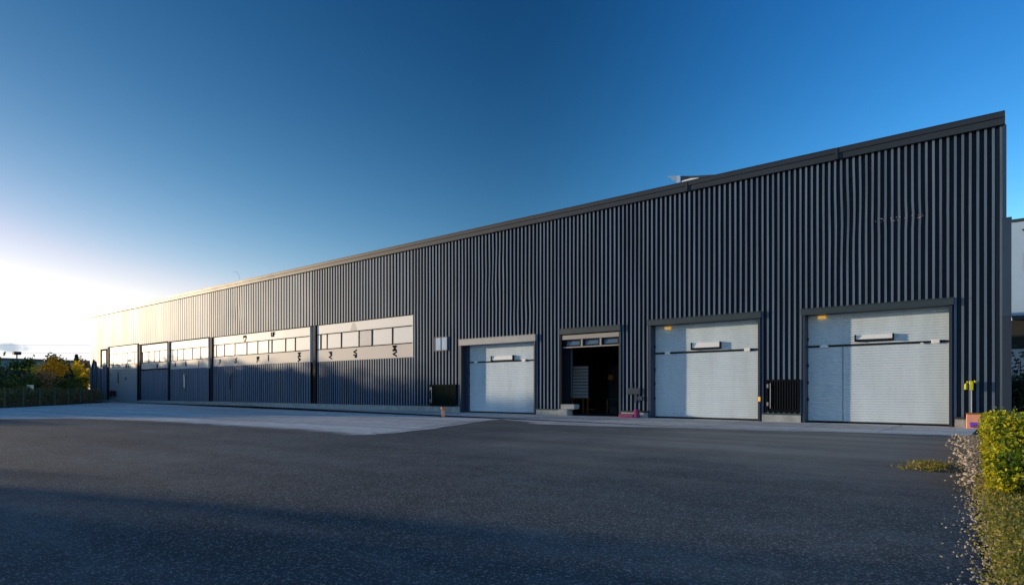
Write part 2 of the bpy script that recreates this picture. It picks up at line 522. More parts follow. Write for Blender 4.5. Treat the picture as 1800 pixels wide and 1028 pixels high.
# grit and wear: the concrete thins out over the asphalt along its edge
front = [Vector((x, y)) for x, y in rough_edge if -48 < x < -0.7]
ev, ef, ea = [], [], []
for i, p in enumerate(front):
    d = front[min(i + 1, len(front) - 1)] - front[max(i - 1, 0)]
    q = Vector((d.y, -d.x)).normalized() if d.length else Vector((0, -1))
    q = -q if q.y > 0.35 and p.x > -40 else q
    wd = min(1.0, .25 + abs(p.x) * .05) * (0.9 + 0.5 * noise.noise(Vector((p.x, p.y, 5))))
    ev += [(p.x - q.x * .05, p.y - q.y * .05, 0.003), (p.x + q.x * wd, p.y + q.y * wd, 0.003)]
    ea += [1.0, 0.0]
    if i:
        ef.append((2 * i - 2, 2 * i - 1, 2 * i + 1, 2 * i))
eb_ = MB(); eb_.v, eb_.f = ev, ef
pe = eb_.build('pavement_edge', M['apron_edge'])
at = pe.data.attributes.new('fade', 'FLOAT', 'POINT')
at.data.foreach_set('value', ea)
tag(pe, 'worn gritty edge where the concrete thins out over the asphalt', 'pavement', kind='structure')
rough_edge += [(-93, 0.5), (-0.75, 0.5)]
tag(sheet('concrete_pavement', rough_edge, 0.0, M['apron']), 'pale worn concrete apron along the foot of the warehouse', 'apron', kind='structure')

jt = MB()
rj = random.Random(21)
for x, y1 in ((-3.1, -5.0), (-5.6, -5.4), (-8.6, -6.0), (-11.4, -6.6), (-14.4, -7.2), (-18.6, -4.8), (-22.6, -14.8), (-27.5, -15.0), (-32.5, -15.8), (-38, -20), (-44, -22), (-50, -20)):
    n = 10
    pts = [(x + rj.uniform(-.03, .03), .3 + (y1 - .3) * i / n) for i in range(n + 1)]
    for (xa, ya), (xb, yb) in zip(pts, pts[1:]):
        jt.add([(xa - .012, ya, .004), (xb - .012, yb, .004), (xb + .012, yb, .004), (xa + .012, ya, .004)], [(0, 1, 2, 3)])
for (xa, ya), (xb, yb) in (((-15, -3.2), (-1.2, -2.6)), ((-52, -8.2), (-19.2, -7.9))):
    n = 24
    pts = [(xa + (xb - xa) * i / n, ya + (yb - ya) * i / n + rj.uniform(-.04, .04)) for i in range(n + 1)]
    for (x0, y0), (x1, y1) in zip(pts, pts[1:]):
        jt.add([(x0, y0 - .012, .004), (x1, y1 - .012, .004), (x1, y1 + .012, .004), (x0, y0 + .012, .004)], [(0, 1, 2, 3)])
tag(jt.build('pavement_joints', M['dark']), 'dark joints between the slabs of the pavement', 'pavement', kind='structure')

# ------------------------------------------------------------------ warehouse
H = empty('warehouse', (-45, 10, 0))
tag(H, 'long dark ribbed metal warehouse with grey roller doors and white window bands', 'warehouse')

D4, D3, OP, D1 = (1.53, 6.57), (8.32, 13.53), (15.10, 18.78), (20.47, 26.18)
BAYS = [(30.5, 41.75), (42.3, 58.55), (59.1, 67.8), (68.2, 75.3)]
SD = (75.75, 84.9)
SEG = [(0.0, 1.53, 0.31), (1.53, 6.57, 4.67), (6.57, 8.32, 0.31), (8.32, 13.53, 4.71), (13.53, 15.10, 0.34), (15.10, 18.78, 4.60),
       (18.78, 20.47, 0.34), (20.47, 26.18, 4.45), (26.18, 30.5, 0.36), (30.5, 42.0, 6.34), (42.0, 58.85, 6.34), (58.85, 68.0, 6.40), (68.0, 75.5, 6.45),
       (75.5, 85.0, 6.60), (85.0, 87.4, 6.40), (87.4, 91.1, 0.30)]

def pitch(u):
    for a, pa, b_, pb in ((0, .215, 10, .23), (10, .23, 20, .25), (20, .25, 30, .30), (30, .30, 45, .37), (45, .37, 60, .46), (60, .46, 95, .60)):
        if u <= b_:
            return pa + (pb - pa) * (u - a) / (b_ - a)
    return .6

def crest_share(u):
    return 0.36 if u < 25 else min(0.86, 0.36 + (u - 25) * 0.0115)

def rib_depth(u):
    return 0.14 if u < 22 else max(0.035, 0.14 - (u - 22) * 0.0026)

def ribs(mb, u0, u1, z0, z1, crest=0.0, depth=None, p=None, dz=0.55):
    n = max(1, round((u1 - u0) / (p or pitch((u0 + u1) / 2))))
    pp = (u1 - u0) / n
    cs = crest_share((u0 + u1) / 2)
    side = 0.025
    depth = depth or rib_depth((u0 + u1) / 2)
    nz = max(2, int((z1 - z0) / dz) + 1)
    prof = [(0, 0), ((1 - cs) / 2 - side, 0), ((1 - cs) / 2, 1), ((1 + cs) / 2, 1), ((1 + cs) / 2 + side, 0)]
    us = [(u0 + (i + t) * pp, h) for i in range(n) for t, h in prof] + [(u1, 0)]
    b = len(mb.v)
    for j in range(nz + 1):
        z = z0 + (z1 - z0) * j / nz
        for i, (u, h) in enumerate(us):
            fade = 1.0 if 0 < i < len(us) - 1 else 0.0
            du = noise.noise(Vector((u * 0.9, z * 0.35, 1.7))) * 0.006
            do = noise.noise(Vector((u * 0.5, z * 0.5, 8.3))) * 0.010
            for cu_, cz, ru, rz, am in ((4.9, 8.6, 0.75, 2.2, 0.024), (23.4, 8.2, 0.8, 1.7, 0.045), (53.5, 8.4, 1.2, 1.6, 0.05), (21.3, 5.6, 0.9, 0.9, 0.05), (3.0, 7.9, 1.3, 0.25, 0.02)):
                e = ((u - cu_) / ru) ** 2 + ((z - cz) / rz) ** 2
                if e < 4:
                    g = math.exp(-e * 1.3) * am
                    du += g * math.sin(z * 1.3 + u * 2.6)
                    do -= g * 0.55 * (0.6 + 0.4 * math.sin(z * 3.3))
            mb.v.append((-(u + du * fade), -(crest - depth + depth * h + do * fade * (0.4 + 0.6 * h)), z))
    m = len(us)
    for j in range(nz):
        for i in range(m - 1):
            a = b + j * m + i
            mb.f.append((a, a + 1, a + m + 1, a + m))
            mb.mi.append(0 if i % 5 == 2 else 1)  # pale rib fronts; the dark colour paints shade into grooves and sides

cl, core = MB(), MB()
for u0, u1, z0 in SEG:
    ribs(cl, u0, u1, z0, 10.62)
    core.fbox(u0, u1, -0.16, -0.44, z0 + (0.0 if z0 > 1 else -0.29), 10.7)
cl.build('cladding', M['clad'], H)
core.build('wall', M['navy'], H)
low, lowcore = MB(), MB()
for u0, u1 in BAYS:
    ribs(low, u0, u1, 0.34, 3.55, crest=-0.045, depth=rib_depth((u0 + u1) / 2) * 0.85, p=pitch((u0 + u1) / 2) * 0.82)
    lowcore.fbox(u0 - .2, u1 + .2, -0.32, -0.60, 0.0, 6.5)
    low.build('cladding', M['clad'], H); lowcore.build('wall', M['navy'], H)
    low, lowcore = MB(), MB()
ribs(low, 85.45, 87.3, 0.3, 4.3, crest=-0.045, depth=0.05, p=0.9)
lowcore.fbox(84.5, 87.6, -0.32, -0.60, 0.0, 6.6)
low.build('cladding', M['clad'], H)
lowcore.build('wall', M['navy'], H)

# plinth: separate lengths under piers and bays
for u0, u1, h in ((0.0, 1.45, 0.29), (6.66, 8.24, 0.30), (13.6, 15.08, 0.25), (18.80, 20.40, 0.27), (26.24, 30.5, 0.34), (30.5, 41.9, 0.33), (41.9, 58.7, 0.33),
                  (58.7, 67.95, 0.32), (67.95, 75.4, 0.31), (75.4, 91.2, 0.24)):
    pl = MB()
    pl.fbox(u0, u1 - 0.015, 0.05, -0.30, -0.01, h)
    pl.build('plinth', M['concrete'], H)
for u0, u1, h in ((0.0, 1.45, 0.29), (6.66, 8.24, 0.30), (13.6, 15.08, 0.25), (18.80, 20.40, 0.27), (26.24, 30.4, 0.34)):
    fl = MB()
    fl.fbox(u0, u1, 0.075, -0.02, h + 0.004, h + 0.07)
    fl.build('base_flashing', M['trim'], H)

# roof, fascia, end walls
rf = MB()
rings = []
for o, z in ((-0.05, 10.80), (-26.0, 8.4)):
    e = 0.026 * max(0, -o)
    rings.append([(-0.04 - e, -o, z), (-91.0, -o, z), (-91.0, -o, z - 0.15), (-0.04 - e, -o, z - 0.15)])
rf.loft(rings)
rf.build('roof', M['fascia'], H)
ew = MB()
for ua, ub in ((0.02, 0.7), (90.95, 90.95)):
    da = 0.25 if ua < 1 else -0.25
    ew.add([(-ua, 0.1, 0), (-ub, 26, 0), (-ub, 26, 8.2), (-ua, 0.1, 10.6), (-ua - da, 0.1, 0), (-ub - da, 26, 0), (-ub - da, 26, 8.2), (-ua - da, 0.1, 10.6)],
           [(0, 1, 2, 3), (4, 7, 6, 5), (0, 4, 5, 1), (1, 5, 6, 2), (2, 6, 7, 3), (3, 7, 4, 0)])
ew.box(-0.8, -90.9, 25.9, 26.1, 0, 8.2)
ew.build('end_wall', M['navy'], H)
fa = MB()
cuts = [0.0, 5.3, 11.6, 20.4, 30.2, 41.7, 53.6, 66.0, 78.5, 91.2]
for a, b_ in zip(cuts, cuts[1:]):
    j = 0.003 * (int(a * 7) % 3)
    fa.fbox(a + 0.004, b_ - 0.004, 0.11 + j, -0.04, 10.56, 10.80)
    fa.fbox(a + 0.004, b_ - 0.004, 0.15 + j, -0.30, 10.803, 10.98 + j)
    fa.fbox(a + 0.004, b_ - 0.004, 0.165 + j, -0.31, 10.984 + j, 11.01 + j)
    if b_ in (5.3, 11.6):
        fa.fbox(b_ - 0.05, b_ + 0.05, 0.168, 0.0, 10.555, 10.99)
fa.build('fascia', M['fascia'], H)
ct = MB()
ct.fbox(-0.035, 0.06, 0.03, -0.12, 0.3, 10.55)
ct.build('corner_trim', M['navy_light'], H)
ct = MB()
ct.fbox(-0.17, 0.08, 0.05, -0.30, 3.92, 7.26)
ct.fbox(-0.18, 0.09, 0.06, -0.31, 7.264, 7.32)
ct.build('pilaster', M['navy_light'], H)
ct = MB()
ct.fbox(-0.17, 0.08, 0.045, -0.30, 0.0, 3.915)
ct.build('pilaster', M['navy'], H)

# bent flashing that has come loose on the roof edge, and a thin bent aerial
bf = MB()
bf.loft([[(-u, -o, z0), (-u, -o + .012, z0), (-u, -o + .012, z1), (-u, -o, z1)] for u, o, z0, z1 in ((10.3, .16, 11.012, 11.03), (11.0, .15, 11.012, 11.14), (11.5, .12, 11.09, 11.24), (11.88, .16, 11.05, 11.31))])
lf = bf.build('loose_flashing', M['navy'], H)
bf = MB()
bf.loft([[(-u, -o, z0), (-u, -o + .012, z0), (-u, -o + .012, z1), (-u, -o, z1)] for u, o, z0, z1 in ((11.90, .17, 11.014, 11.33), (12.05, .20, 11.012, 11.345), (12.25, .26, 11.19, 11.36), (12.45, .32, 11.355, 11.375))])
bf.build('torn_edge', M['tag'], lf)
bf = MB()
bf.loft([[(-u, -o, 11.013), (-u, -o + .01, 11.013), (-u, -o + .01, z1), (-u, -o, z1)] for u, o, z1 in ((11.0, .175, 11.03), (11.35, .175, 11.09), (11.8, .175, 11.07))])
bf.build('torn_strip', M['tag'], lf)
an = MB()
an.tube([(-53.5, .2, 10.9), (-53.6, .2, 11.5), (-54.1, .2, 11.95), (-54.7, .2, 12.0)], 0.012, 6)
an.build('aerial', M['steel'], H)

# pale scuffs where a sign has been taken down, on the rib fronts
rnd = random.Random(3)
for i in range(22):
    u = 1.9 + 2.1 * rnd.random(); z = 7.83 + 0.03 * (u - 1.9) - 0.02 + rnd.uniform(-.07, .07)
    sm = MB(); sm.fbox(u, u + rnd.uniform(.015, .05), 0.012, -0.01, z, z + rnd.uniform(.006, .022))
    sm.build('scuff_mark', M['cream'], H)

# ---- roller doors
def roller(u0, u1, zt, hdr, zbar, panel, tags, lamp, label, seam=None, left_jamb=0.08):
    """slatted curtain set back in its opening, with jambs, header, seal bar and fittings"""
    hz = hdr[1]
    c = MB()
    back = -0.47
    a, b_ = u0 + left_jamb * 0 + 0.06, u1 - left_jamb
    n = int((zt + 0.25) / 0.1)
    prof = []
    for i in range(n):
        z = 0.07 + i * 0.1
        prof += [(0.0, z), (0.020, z + 0.022), (0.024, z + 0.05), (0.018, z + 0.08)]
    prof.append((0.0, 0.07 + n * 0.1))
    segs = [a, b_] if not seam else [a, seam - .008, seam + .008, b_]
    base = len(c.v)
    nu = 10
    us = [a + (b_ - a) * i / nu for i in range(nu + 1)]
    for o, z in prof:
        for u in us:
            wv = noise.noise(Vector((u * 0.6, z * 0.9, 4.4))) * 0.006
            c.v.append((-u, -(back + o + wv), z))
    m = len(us)
    for j in range(len(prof) - 1):
        for i in range(m - 1):
            q = base + j * m + i
            c.f.append((q, q + 1, q + m + 1, q + m))
    d = c.build('roller_door', M['door'], H)
    d['label'] = label
    f = MB()
    f.fbox(u0 - 0.02, u0 + 0.075, 0.045, -0.60, 0.0, hz - 0.002)
    f.build('jamb', M['navy'], d)
    f = MB()
    f.fbox(u1 - 0.07, u1 + 0.02, 0.045, -0.60, 0.0, hz - 0.002)
    if left_jamb > .1:
        f.fbox(u1 - left_jamb, u1 - 0.069, -0.28, -0.60, 0.0, hz - 0.002)
    f.build('jamb', M['navy'], d)
    for z in (0.9, 1.6, 2.3, 3.4):
        f = MB()
        f.fbox(u1 - left_jamb - 0.03, u1 - left_jamb + 0.01, -0.36, -0.42, z, z + .12)
        f.build('guide_clip', M['dark'], d)
    h = MB()
    h.fbox(u0 - 0.07, u1 + 0.07, 0.13, -0.62, hz, hdr[0] - 0.01)
    h.fbox(u0 - 0.09, u1 + 0.09, 0.15, -0.05, hdr[0] - 0.007, hdr[0] + 0.02)
    h.build('door_header', M['pale'] if left_jamb > .1 else M['trim'], d)
    s = MB()
    s.fbox(a, b_, back + 0.045, back + 0.002, zbar - 0.04, zbar + 0.04)
    s.build('seal_bar', M['dark'], d)
    s = MB()
    s.fbox(a, b_, back + 0.05, back - 0.03, 0.003, 0.07)
    s.build('bottom_seal', M['dark'], d)
    if seam:
        s = MB(); s.fbox(seam - .008, seam + .008, back + 0.031, back + 0.01, 0.08, zbar - .05); s.build('seam', M['trim'], d)
    if panel:
        p0, p1, z0, z1 = panel
        s = MB()
        s.loft([[(-u, -(back + .13), z0), (-u, -(back + .02), z0 - .02), (-u, -(back + .02), z1), (-u, -(back + .09), z1)] for u in (p0 + .05, p1 - .05)])
        q = s.build('light_box', M['tag'], d)
        s = MB()
        s.fbox(p0, p0 + .045, back + .16, back + .02, z0 - .09, z1 + .02)
        s.fbox(p1 - .045, p1, back + .16, back + .02, z0 - .09, z1 + .02)
        s.fbox(p0 + .046, p1 - .046, back + .10, back + .02, z0 - .09, z0 - .03)  # dark strip stands in for the shadow under the box
        s.build('bracket_and_shadow', M['dark'], d)
    for (t, half) in tags:
        s = MB()
        if half:
            ring = [(math.cos(R(180 * i / 12)) * half, math.sin(R(180 * i / 12)) * half * 0.75) for i in range(13)]
            s.loft([[(-(t + x), -(back + o), zbar - .06 + z) for x, z in ring] for o in (.048, .085)])
        else:
            s.bevel_box(-(t + .13), -(t - .13), -(back + .09), -(back + .048), zbar - .06, zbar + .08, .01)
        s.build('plate', M['tag'], d)
    if lamp:
        s = MB()
        s.bevel_box(-(lamp[0] + .15), -(lamp[0] - .15), -(back + .14), -(back + .03), lamp[1] - .06, lamp[1] + .06, .02)
        s.build('warning_lamp', M['amber'], d)
    return d

roller(*D4, 4.40, (4.67, 4.43), 3.15, (3.39, 4.74, 3.36, 3.52), [(5.87, 0.17), (2.48, 0.06), (2.05, 0.0)], (5.95, 4.34),
       'widest roller door, nearest the hedge', seam=5.18)
roller(*D3, 4.42, (4.71, 4.46), 3.13, (10.18, 11.59, 3.32, 3.54), [(12.8, 0.0), (9.0, 0.0)], (12.77, 4.33), 'roller door between the dark opening and the black grille')
roller(*D1, 4.20, (4.43, 4.07), 3.05, (22.33, 24.03, 3.13, 3.36), [(25.3, 0.0), (21.6, 0.0)], None, 'roller door beside the green louvred panel', left_jamb=0.34)
am = MB()
am.bevel_box(-8.36, -8.28, -0.12, -0.04, 0.86, 1.06, .015)
am.build('warning_lamp', M['amber'], H)

# ---- open doorway
op = MB()
op.fbox(15.08, 18.80, 0.14, -0.45, 4.32, 4.59)
op.fbox(15.06, 18.82, 0.16, 0.0, 4.593, 4.62)
od = op.build('open_doorway', M['trim'], H)
s = MB(); s.fbox(15.22, 18.66, 0.0, -0.42, 4.04, 4.27); s.build('beam', M['wood'], od)
s = MB()
s.fbox(15.20, 18.64, -0.06, -0.20, 3.60, 3.655)
for u in (16.32, 17.46):
    s.fbox(u - .045, u + .045, -0.05, -0.20, 3.657, 4.037)
s.build('transom', M['wood'], od)
for a, b_ in ((15.24, 16.26), (16.38, 17.40), (17.52, 18.55)):
    s = MB()
    s.fbox(a, b_, -0.10, -0.18, 3.66, 3.74); s.fbox(a, b_, -0.10, -0.18, 3.97, 4.03)
    s.fbox(a, a + .10, -0.10, -0.18, 3.743, 3.967); s.fbox(b_ - .10, b_, -0.10, -0.18, 3.743, 3.967)
    wn = s.build('window', M['dark'], od)
    s = MB()
    # tilted pane: the flap stands slightly open and mirrors the sky
    s.add([(-(a + .10), .12, 3.745), (-(b_ - .10), .12, 3.745), (-(b_ - .10), .165, 3.965), (-(a + .10), .165, 3.965)], [(0, 1, 2, 3)])
    s.build('pane', M['pane_blue'] if 'pane_blue' in M else M['glass'], wn)
s = MB()
s.fbox(15.10, 15.20, 0.04, -0.45, 0.0, 4.318)
s.build('jamb', M['trim'], od)
s = MB()
s.fbox(18.40, 18.70, -0.28, -0.45, 0.0, 3.59); s.fbox(18.701, 18.78, 0.02, -0.45, 0.0, 4.318)
s.build('jamb', M['dark'], od)
s = MB(); s.fbox(18.28, 18.38, -0.38, -0.46, 0.95, 3.59); s.build('rail', M['trim'], od)
# hall behind it
s = MB()
s.fbox(14.2, 24.0, -0.62, -10.5, 0.004, 0.008)
s.fbox(14.2, 24.0, -10.5, -10.6, 0, 4.7)
s.fbox(14.1, 14.2, -0.62, -10.5, 0, 4.7)
s.fbox(24.0, 24.1, -0.62, -10.5, 0, 4.7)
s.fbox(14.2, 24.0, -0.62, -10.5, 4.7, 4.8)
s.build('hall', M['hall'], od)

# ---- window bays
def bay(u0, u1, zt, zw1, zw0, zb, mulls, greys, marks, label, band_m=None):
    b = MB()
    b.fbox(u0 + .05, u1 - .30, -0.055, -0.30, zw1 + .035, zt)
    bd = b.build('window_band', M['white'], H)
    bd['label'] = label
    s = MB()
    s.fbox(u0 + .05, u1 - .30, -0.05, -0.30, zb, zw0 - .035)
    s.build('lower_panel', band_m or M['cream'], bd)
    f = MB()
    f.fbox(u0 + .05, u1 - .30, -0.035, -0.30, zw1 - .03, zw1 + .032)
    f.fbox(u0 + .05, u1 - .30, -0.035, -0.30, zw0 - .032, zw0 + .03)
    for u, wd in mulls:
        f.fbox(u - wd, u + wd, -0.04, -0.30, zw0 + .031, zw1 - .031)
    f.fbox(u0 + .05, u1 - .30, -0.02, -0.30, zt + .003, zt + .06)
    f.build('frame', M['mullion'], bd)
    es = [u0 + .05] + [m_[0] for m_ in mulls] + [u1 - .30]
    for i in range(len(es) - 1):
        p = MB()
        t = random.uniform(-.004, .004)
        x0, x1 = es[i] + .02, es[i + 1] - .02
        p.add([(-x0, .055 + t, zw0), (-x1, .055 - t, zw0), (-x1, .06 - t, zw1), (-x0, .06 + t, zw1),
               (-x0, .2, zw0), (-x1, .2, zw0), (-x1, .2, zw1), (-x0, .2, zw1)],
              [(0, 3, 2, 1), (4, 5, 6, 7), (0, 1, 5, 4), (3, 7, 6, 2), (0, 4, 7, 3), (1, 2, 6, 5)])
        p.build('pane', M['pane_grey'] if i in greys else M['pane'], bd)
    e = MB()
    e.fbox(u0 - .0, u0 + .045, 0.02, -0.30, zb - .02, zt)
    e.build('edge_trim', M['white'], bd)
    p = MB()
    p.fbox(u1 - .22, u1 + .12, 0.04, -0.31, 0.05, zt + .05)
    p.build('post', M['dark'], bd)
    for txt, u, z, size, turn in marks:
        lettering(txt, size * .85, M['black'], bd, u, -0.042, z, turn)
    return bd

bay(30.5, 41.75, 6.30, 5.60, 4.47, 3.53, [(32.62, .06), (34.80, .07), (36.28, .05), (38.37, .06), (40.15, .05), (40.96, .08)], {2},
    [('PV', 39.75, 3.98, .62, 90), ('VP', 36.75, 3.98, .62, 90), ('MV', 32.42, 4.02, .66, 90)], 'large window band nearest the roller doors')
bay(42.3, 58.55, 6.28, 5.56, 4.48, 3.57, [(44.46, .06), (45.87, .05), (47.95, .07), (48.48, .05), (50.23, .05), (52.05, .06), (54.16, .06), (56.05, .06), (57.6, .06)], {4, 5, 7},
    [('MA', 43.9, 4.0, .62, 90), ('I', 48.5, 4.05, .85, 0), ('BL', 50.2, 4.0, .62, 90), ('VL', 54.0, 4.0, .58, 90), ('7L', 57.0, 4.0, .58, 90), ('UF', 47.8, 5.98, .62, 0)], 'long window band with two dark emblems on top')
bay(59.1, 67.8, 6.30, 5.50, 4.40, 3.50, [(60.78, .07), (62.59, .06), (64.48, .07), (65.91, .06), (67.0, .06)], {0, 3},
    [('J', 61.2, 3.95, .7, 0), ('W', 64.0, 3.95, .6, 60), ('4', 66.4, 3.95, .7, 0)], 'window band between two dark posts')
bay(68.2, 75.3, 6.30, 5.55, 4.38, 3.70, [(70.2, .07), (71.6, .05), (73.0, .07), (74.7, .12)], set(), [('X', 70.8, 3.95, .8, 20)], 'window band next to the far sectional door')
# emblem on the long band: a dark heart-shaped shield hung under the eaves line
s = MB()
hp = [(x * .8, z * .8) for x, z in ((0, -.42), (-.34, .02), (-.36, .22), (-.2, .34), (0, .24), (.2, .34), (.36, .22), (.34, .02))]
s.loft([[(-52.4 + x, -(o), 5.92 + z) for x, z in hp] for o in (-0.055, -0.035)])
em = s.build('emblem', M['black'], H)
s = MB()
s.loft([[(-52.4 + x * .6, -(o), 5.86 + z * .5) for x, z in hp] for o in (-0.034, -0.028)])
s.build('emblem_face', M['white'], em)
# stain plate on the near band
s = MB()
s.loft([[(-37.3, -o, 5.66), (-36.5, -o, 5.66), (-36.75, -o, 6.2), (-37.05, -o, 6.2)] for o in (-0.06, -0.05)])
s.build('cover_plate', M['cream'], H)

# ---- sectional door at the far end, and the last narrow bay
s = MB()
n = 8
for i in range(n):
    z0 = 0.26 + i * 0.44
    s.fbox(76.0, 84.6, -0.05, -0.25, z0, z0 + 0.43)
sd = s.build('sectional_door', M['bay_door'], H)
sd['label'] = 'plain grey sectional door at the far end'
for a, b_ in ((75.7, 76.0), (84.6, 84.95)):
    s = MB(); s.fbox(a, b_, 0.04, -0.31, 0.1, 6.55); s.build('post', M['dark'], sd)
s = MB(); s.fbox(76.0, 84.6, -0.05, -0.30, 5.70, 6.5); s.build('header_panel', M['white'], sd)
s = MB(); s.fbox(76.0, 84.6, -0.05, -0.30, 3.80, 4.36); s.build('lower_panel', M['cream'], sd)
s = MB()
s.fbox(76.0, 84.6, -0.035, -0.30, 5.64, 5.695); s.fbox(76.0, 84.6, -0.035, -0.30, 4.365, 4.42)
for u in (77.0, 78.9, 80.6, 82.2, 83.2):
    s.fbox(u - .06, u + .06, -0.04, -0.30, 4.425, 5.635)
s.fbox(75.9, 84.7, -0.02, -0.30, 6.505, 6.57)
s.build('frame', M['mullion'], sd)
es = [76.0, 77.0, 78.9, 80.6, 82.2, 83.2, 84.6]
for a, b_ in zip(es, es[1:]):
    p = MB(); p.fbox(a + .03, b_ - .03, -0.055, -0.2, 4.42, 5.64); p.build('pane', M['pane'], sd)
lettering('V1', .6, M['black'], sd, 79.0, -0.04, 4.05, 0, gap=2.2)
s = MB()
s.tube([(-83.9, -.0, .5), (-83.3, -.25, .8), (-82.6, -.25, .95)], [.05, .06, .06], 6)
s.bevel_box(-82.9, -82.2, -.5, -.06, .75, 1.35, .05)
s.build('door_motor', M['dark'], sd)
s = MB(); s.tube([(-81.5, -.06, 3.55), (-81.5, -.06, 2.2)], .05, 6); s.build('handle', M['dark'], sd)
s = MB(); s.bevel_box(-79.6, -79.3, 0.0, .06, 2.6, 2.85, .02); s.build('lock', M['dark'], sd)
s = MB()
s.fbox(85.5, 87.2, -0.05, -0.30, 4.35, 6.2)
eb = s.build('window_band', M['white'], H)
eb['label'] = 'narrow white panel at the far corner'
s = MB(); s.fbox(85.38, 85.5, 0.02, -0.3, 4.3, 6.3); s.fbox(87.2, 87.34, 0.02, -0.3, 4.3, 6.3); s.fbox(85.5, 87.2, 0.0, -.3, 6.203, 6.29); s.build('frame', M['mullion'], eb)
s = MB(); s.tube([(-88.9, -.07, .3), (-88.9, -.07, 4.2), (-89.2, -.02, 5.0)], .10, 8); s.tube([(-90.2, -.07, .3), (-90.2, -.07, 4.0), (-89.7, -.02, 5.2)], .10, 8); s.build('downpipe', M['navy'], H)

# hose reel mast hooks on two of the lower panels
for u, z0, z1 in ((64.2, 1.7, 2.9), (55.0, 1.6, 2.6)):
    s = MB()
    s.tube([(-u, -.02, z0), (-u, -.02, z1)], .05, 6)
    s.fbox(u - .35, u + .15, 0.08, -.03, z1, z1 + .12)
    s.fbox(u - .1, u + .1, 0.05, -.03, z0 - .1, z0)
    s.build('wall_bracket', M['chrome'] if u > 60 else M['navy_light'], H)

# ---- louvred panels, small wall window, meter box
def louver(u0, u1, z0, z1, m, label):
    s = MB()
    s.fbox(u0, u0 + .09, 0.09, -0.03, z0, z1); s.fbox(u1 - .09, u1, 0.09, -0.03, z0, z1)
    s.fbox(u0 + .091, u1 - .091, 0.088, -0.03, z1 - .08, z1); s.fbox(u0 + .091, u1 - .091, 0.088, -0.03, z0, z0 + .08)
    g = s.build('louvre_panel', m, H)
    g['label'] = label
    s = MB()
    n = int((u1 - u0 - .2) / .105)
    for i in range(n):
        u = u0 + .11 + i * (u1 - u0 - .22) / n
        s.loft([[(-u, -.02, z), (-u - .03, -.075, z), (-u - .075, -.06, z), (-u - .07, -.01, z)] for z in (z0 + .085, z1 - .085)])
    s.fbox(u0 + .09, u1 - .09, 0.012, -0.03, z0 + .08, z1 - .08)
    s.build('slats', m, g)
    s = MB()
    for z in (z0 + .25, z1 - .35):
        s.fbox(u1 - .12, u1 - .05, 0.115, 0.09, z, z + .16)
    s.tube([(-(u1 - .2), -.10, z0 + .15), (-(u1 - .2), -.10, z1 - .15)], .015, 6)
    s.build('latch', M['steel'], g)
    return g
louver(26.55, 28.85, 0.36, 1.72, M['green'], 'dark green louvred panel')
louver(6.70, 8.06, 0.42, 1.79, M['grille'], 'black louvred grille between two roller doors')
s = MB()
s.fbox(27.3, 28.45, 0.06, -0.05, 3.82, 3.88); s.fbox(27.3, 28.45, 0.05, -0.05, 4.66, 4.70)
for u in (27.3, 27.85, 28.4):
    s.fbox(u - .0, u + .05, 0.055, -0.05, 3.883, 4.657)
wi = s.build('wall_window', M['navy'], H)
for a, b_ in ((27.36, 27.84), (27.91, 28.39)):
    s = MB(); s.fbox(a, b_, 0.035, -0.04, 3.885, 4.655); s.build('pane', M['wpane'], wi)
s = MB()
s.fbox(14.0, 14.7, 0.10, -0.02, 1.15, 1.45); s.fbox(14.2, 14.32, 0.06, -0.02, 0.75, 1.15); s.fbox(13.9, 14.15, 0.08, -.02, .85, 1.05); s.fbox(14.45, 14.5, .04, -.02, 1.45, 1.75)
s.build('meter_box', M['navy'], H)

# yellow water point with its pipe on the corner pier
s = MB()
s.bevel_box(-1.0, -0.88, -.20, -.03, 1.34, 1.66, .02)
s.tube([(-0.94, -.12, 1.62), (-1.06, -.16, 1.62), (-1.10, -.18, 1.55), (-1.10, -.18, 1.36)], [.04, .04, .045, .05], 8)
s.tube([(-0.85, -.14, 1.60), (-0.82, -.14, 1.66)], .05, 8)
yt = s.build('water_tap', M['yellow'], H)
s = MB(); s.tube([(-0.94, -.06, 0.3), (-0.94, -.06, 1.35)], .022, 8); s.build('pipe', M['steel'], yt)

# ------------------------------------------------------------------ loose things by the wall
e = empty('pipe_stub', (-21.86, -5.75, 0)); tag(e, 'short orange capped pipe standing on the concrete below the green louvres', 'pipe')
s = MB()
X, Y = -21.86, -5.75
s.tube([(X, Y, -.02), (X, Y, .38)], .085, 16); s.build('shaft', M['pink'], e, True)
s = MB(); s.tube([(X, Y, .375), (X, Y, .39), (X, Y, .50), (X, Y, .52)], [.10, .125, .12, .06], 16); s.build('cap', M['orange'], e)

e = empty('toolbox', (-13.0, -1.0, 0)); tag(e, 'small magenta tray with upright end lying by the door pier', 'tray')
s = MB(); s.bevel_box(-14.95, -14.15, -.52, -.12, .0, .18, .03); s.build('tray', M['magenta'], e)
s = MB(); s.bevel_box(-14.14, -13.98, -.50, -.14, .0, .42, .03); s.build('end_plate', M['magenta'], e)

e = empty('utility_box', (-0.8, -.6, 0)); tag(e, 'orange and pink box with a purple hood beside the hedge', 'box')
s = MB(); s.bevel_box(-1.06, -.62, -.72, -.30, .0, .50, .02); s.build('case', M['pink'], e)
s = MB(); s.fbox(.60, 1.08, .74, .28, .502, .535); s.build('lid', M['rust'], e)
s = MB()
s.loft([[(x, y, z) for y, z in ((-.722, .22), (-.78, .20), (-.80, .13), (-.722, .13))] for x in (-.95, -.66)])
s.build('hood', M['purple'], e)
s = MB()
for x in (-.90, -.74):
    s.tube([(x, -.715, .09), (x, -.76, .09)], .055, 12)
s.build('socket', M['purple'], e)

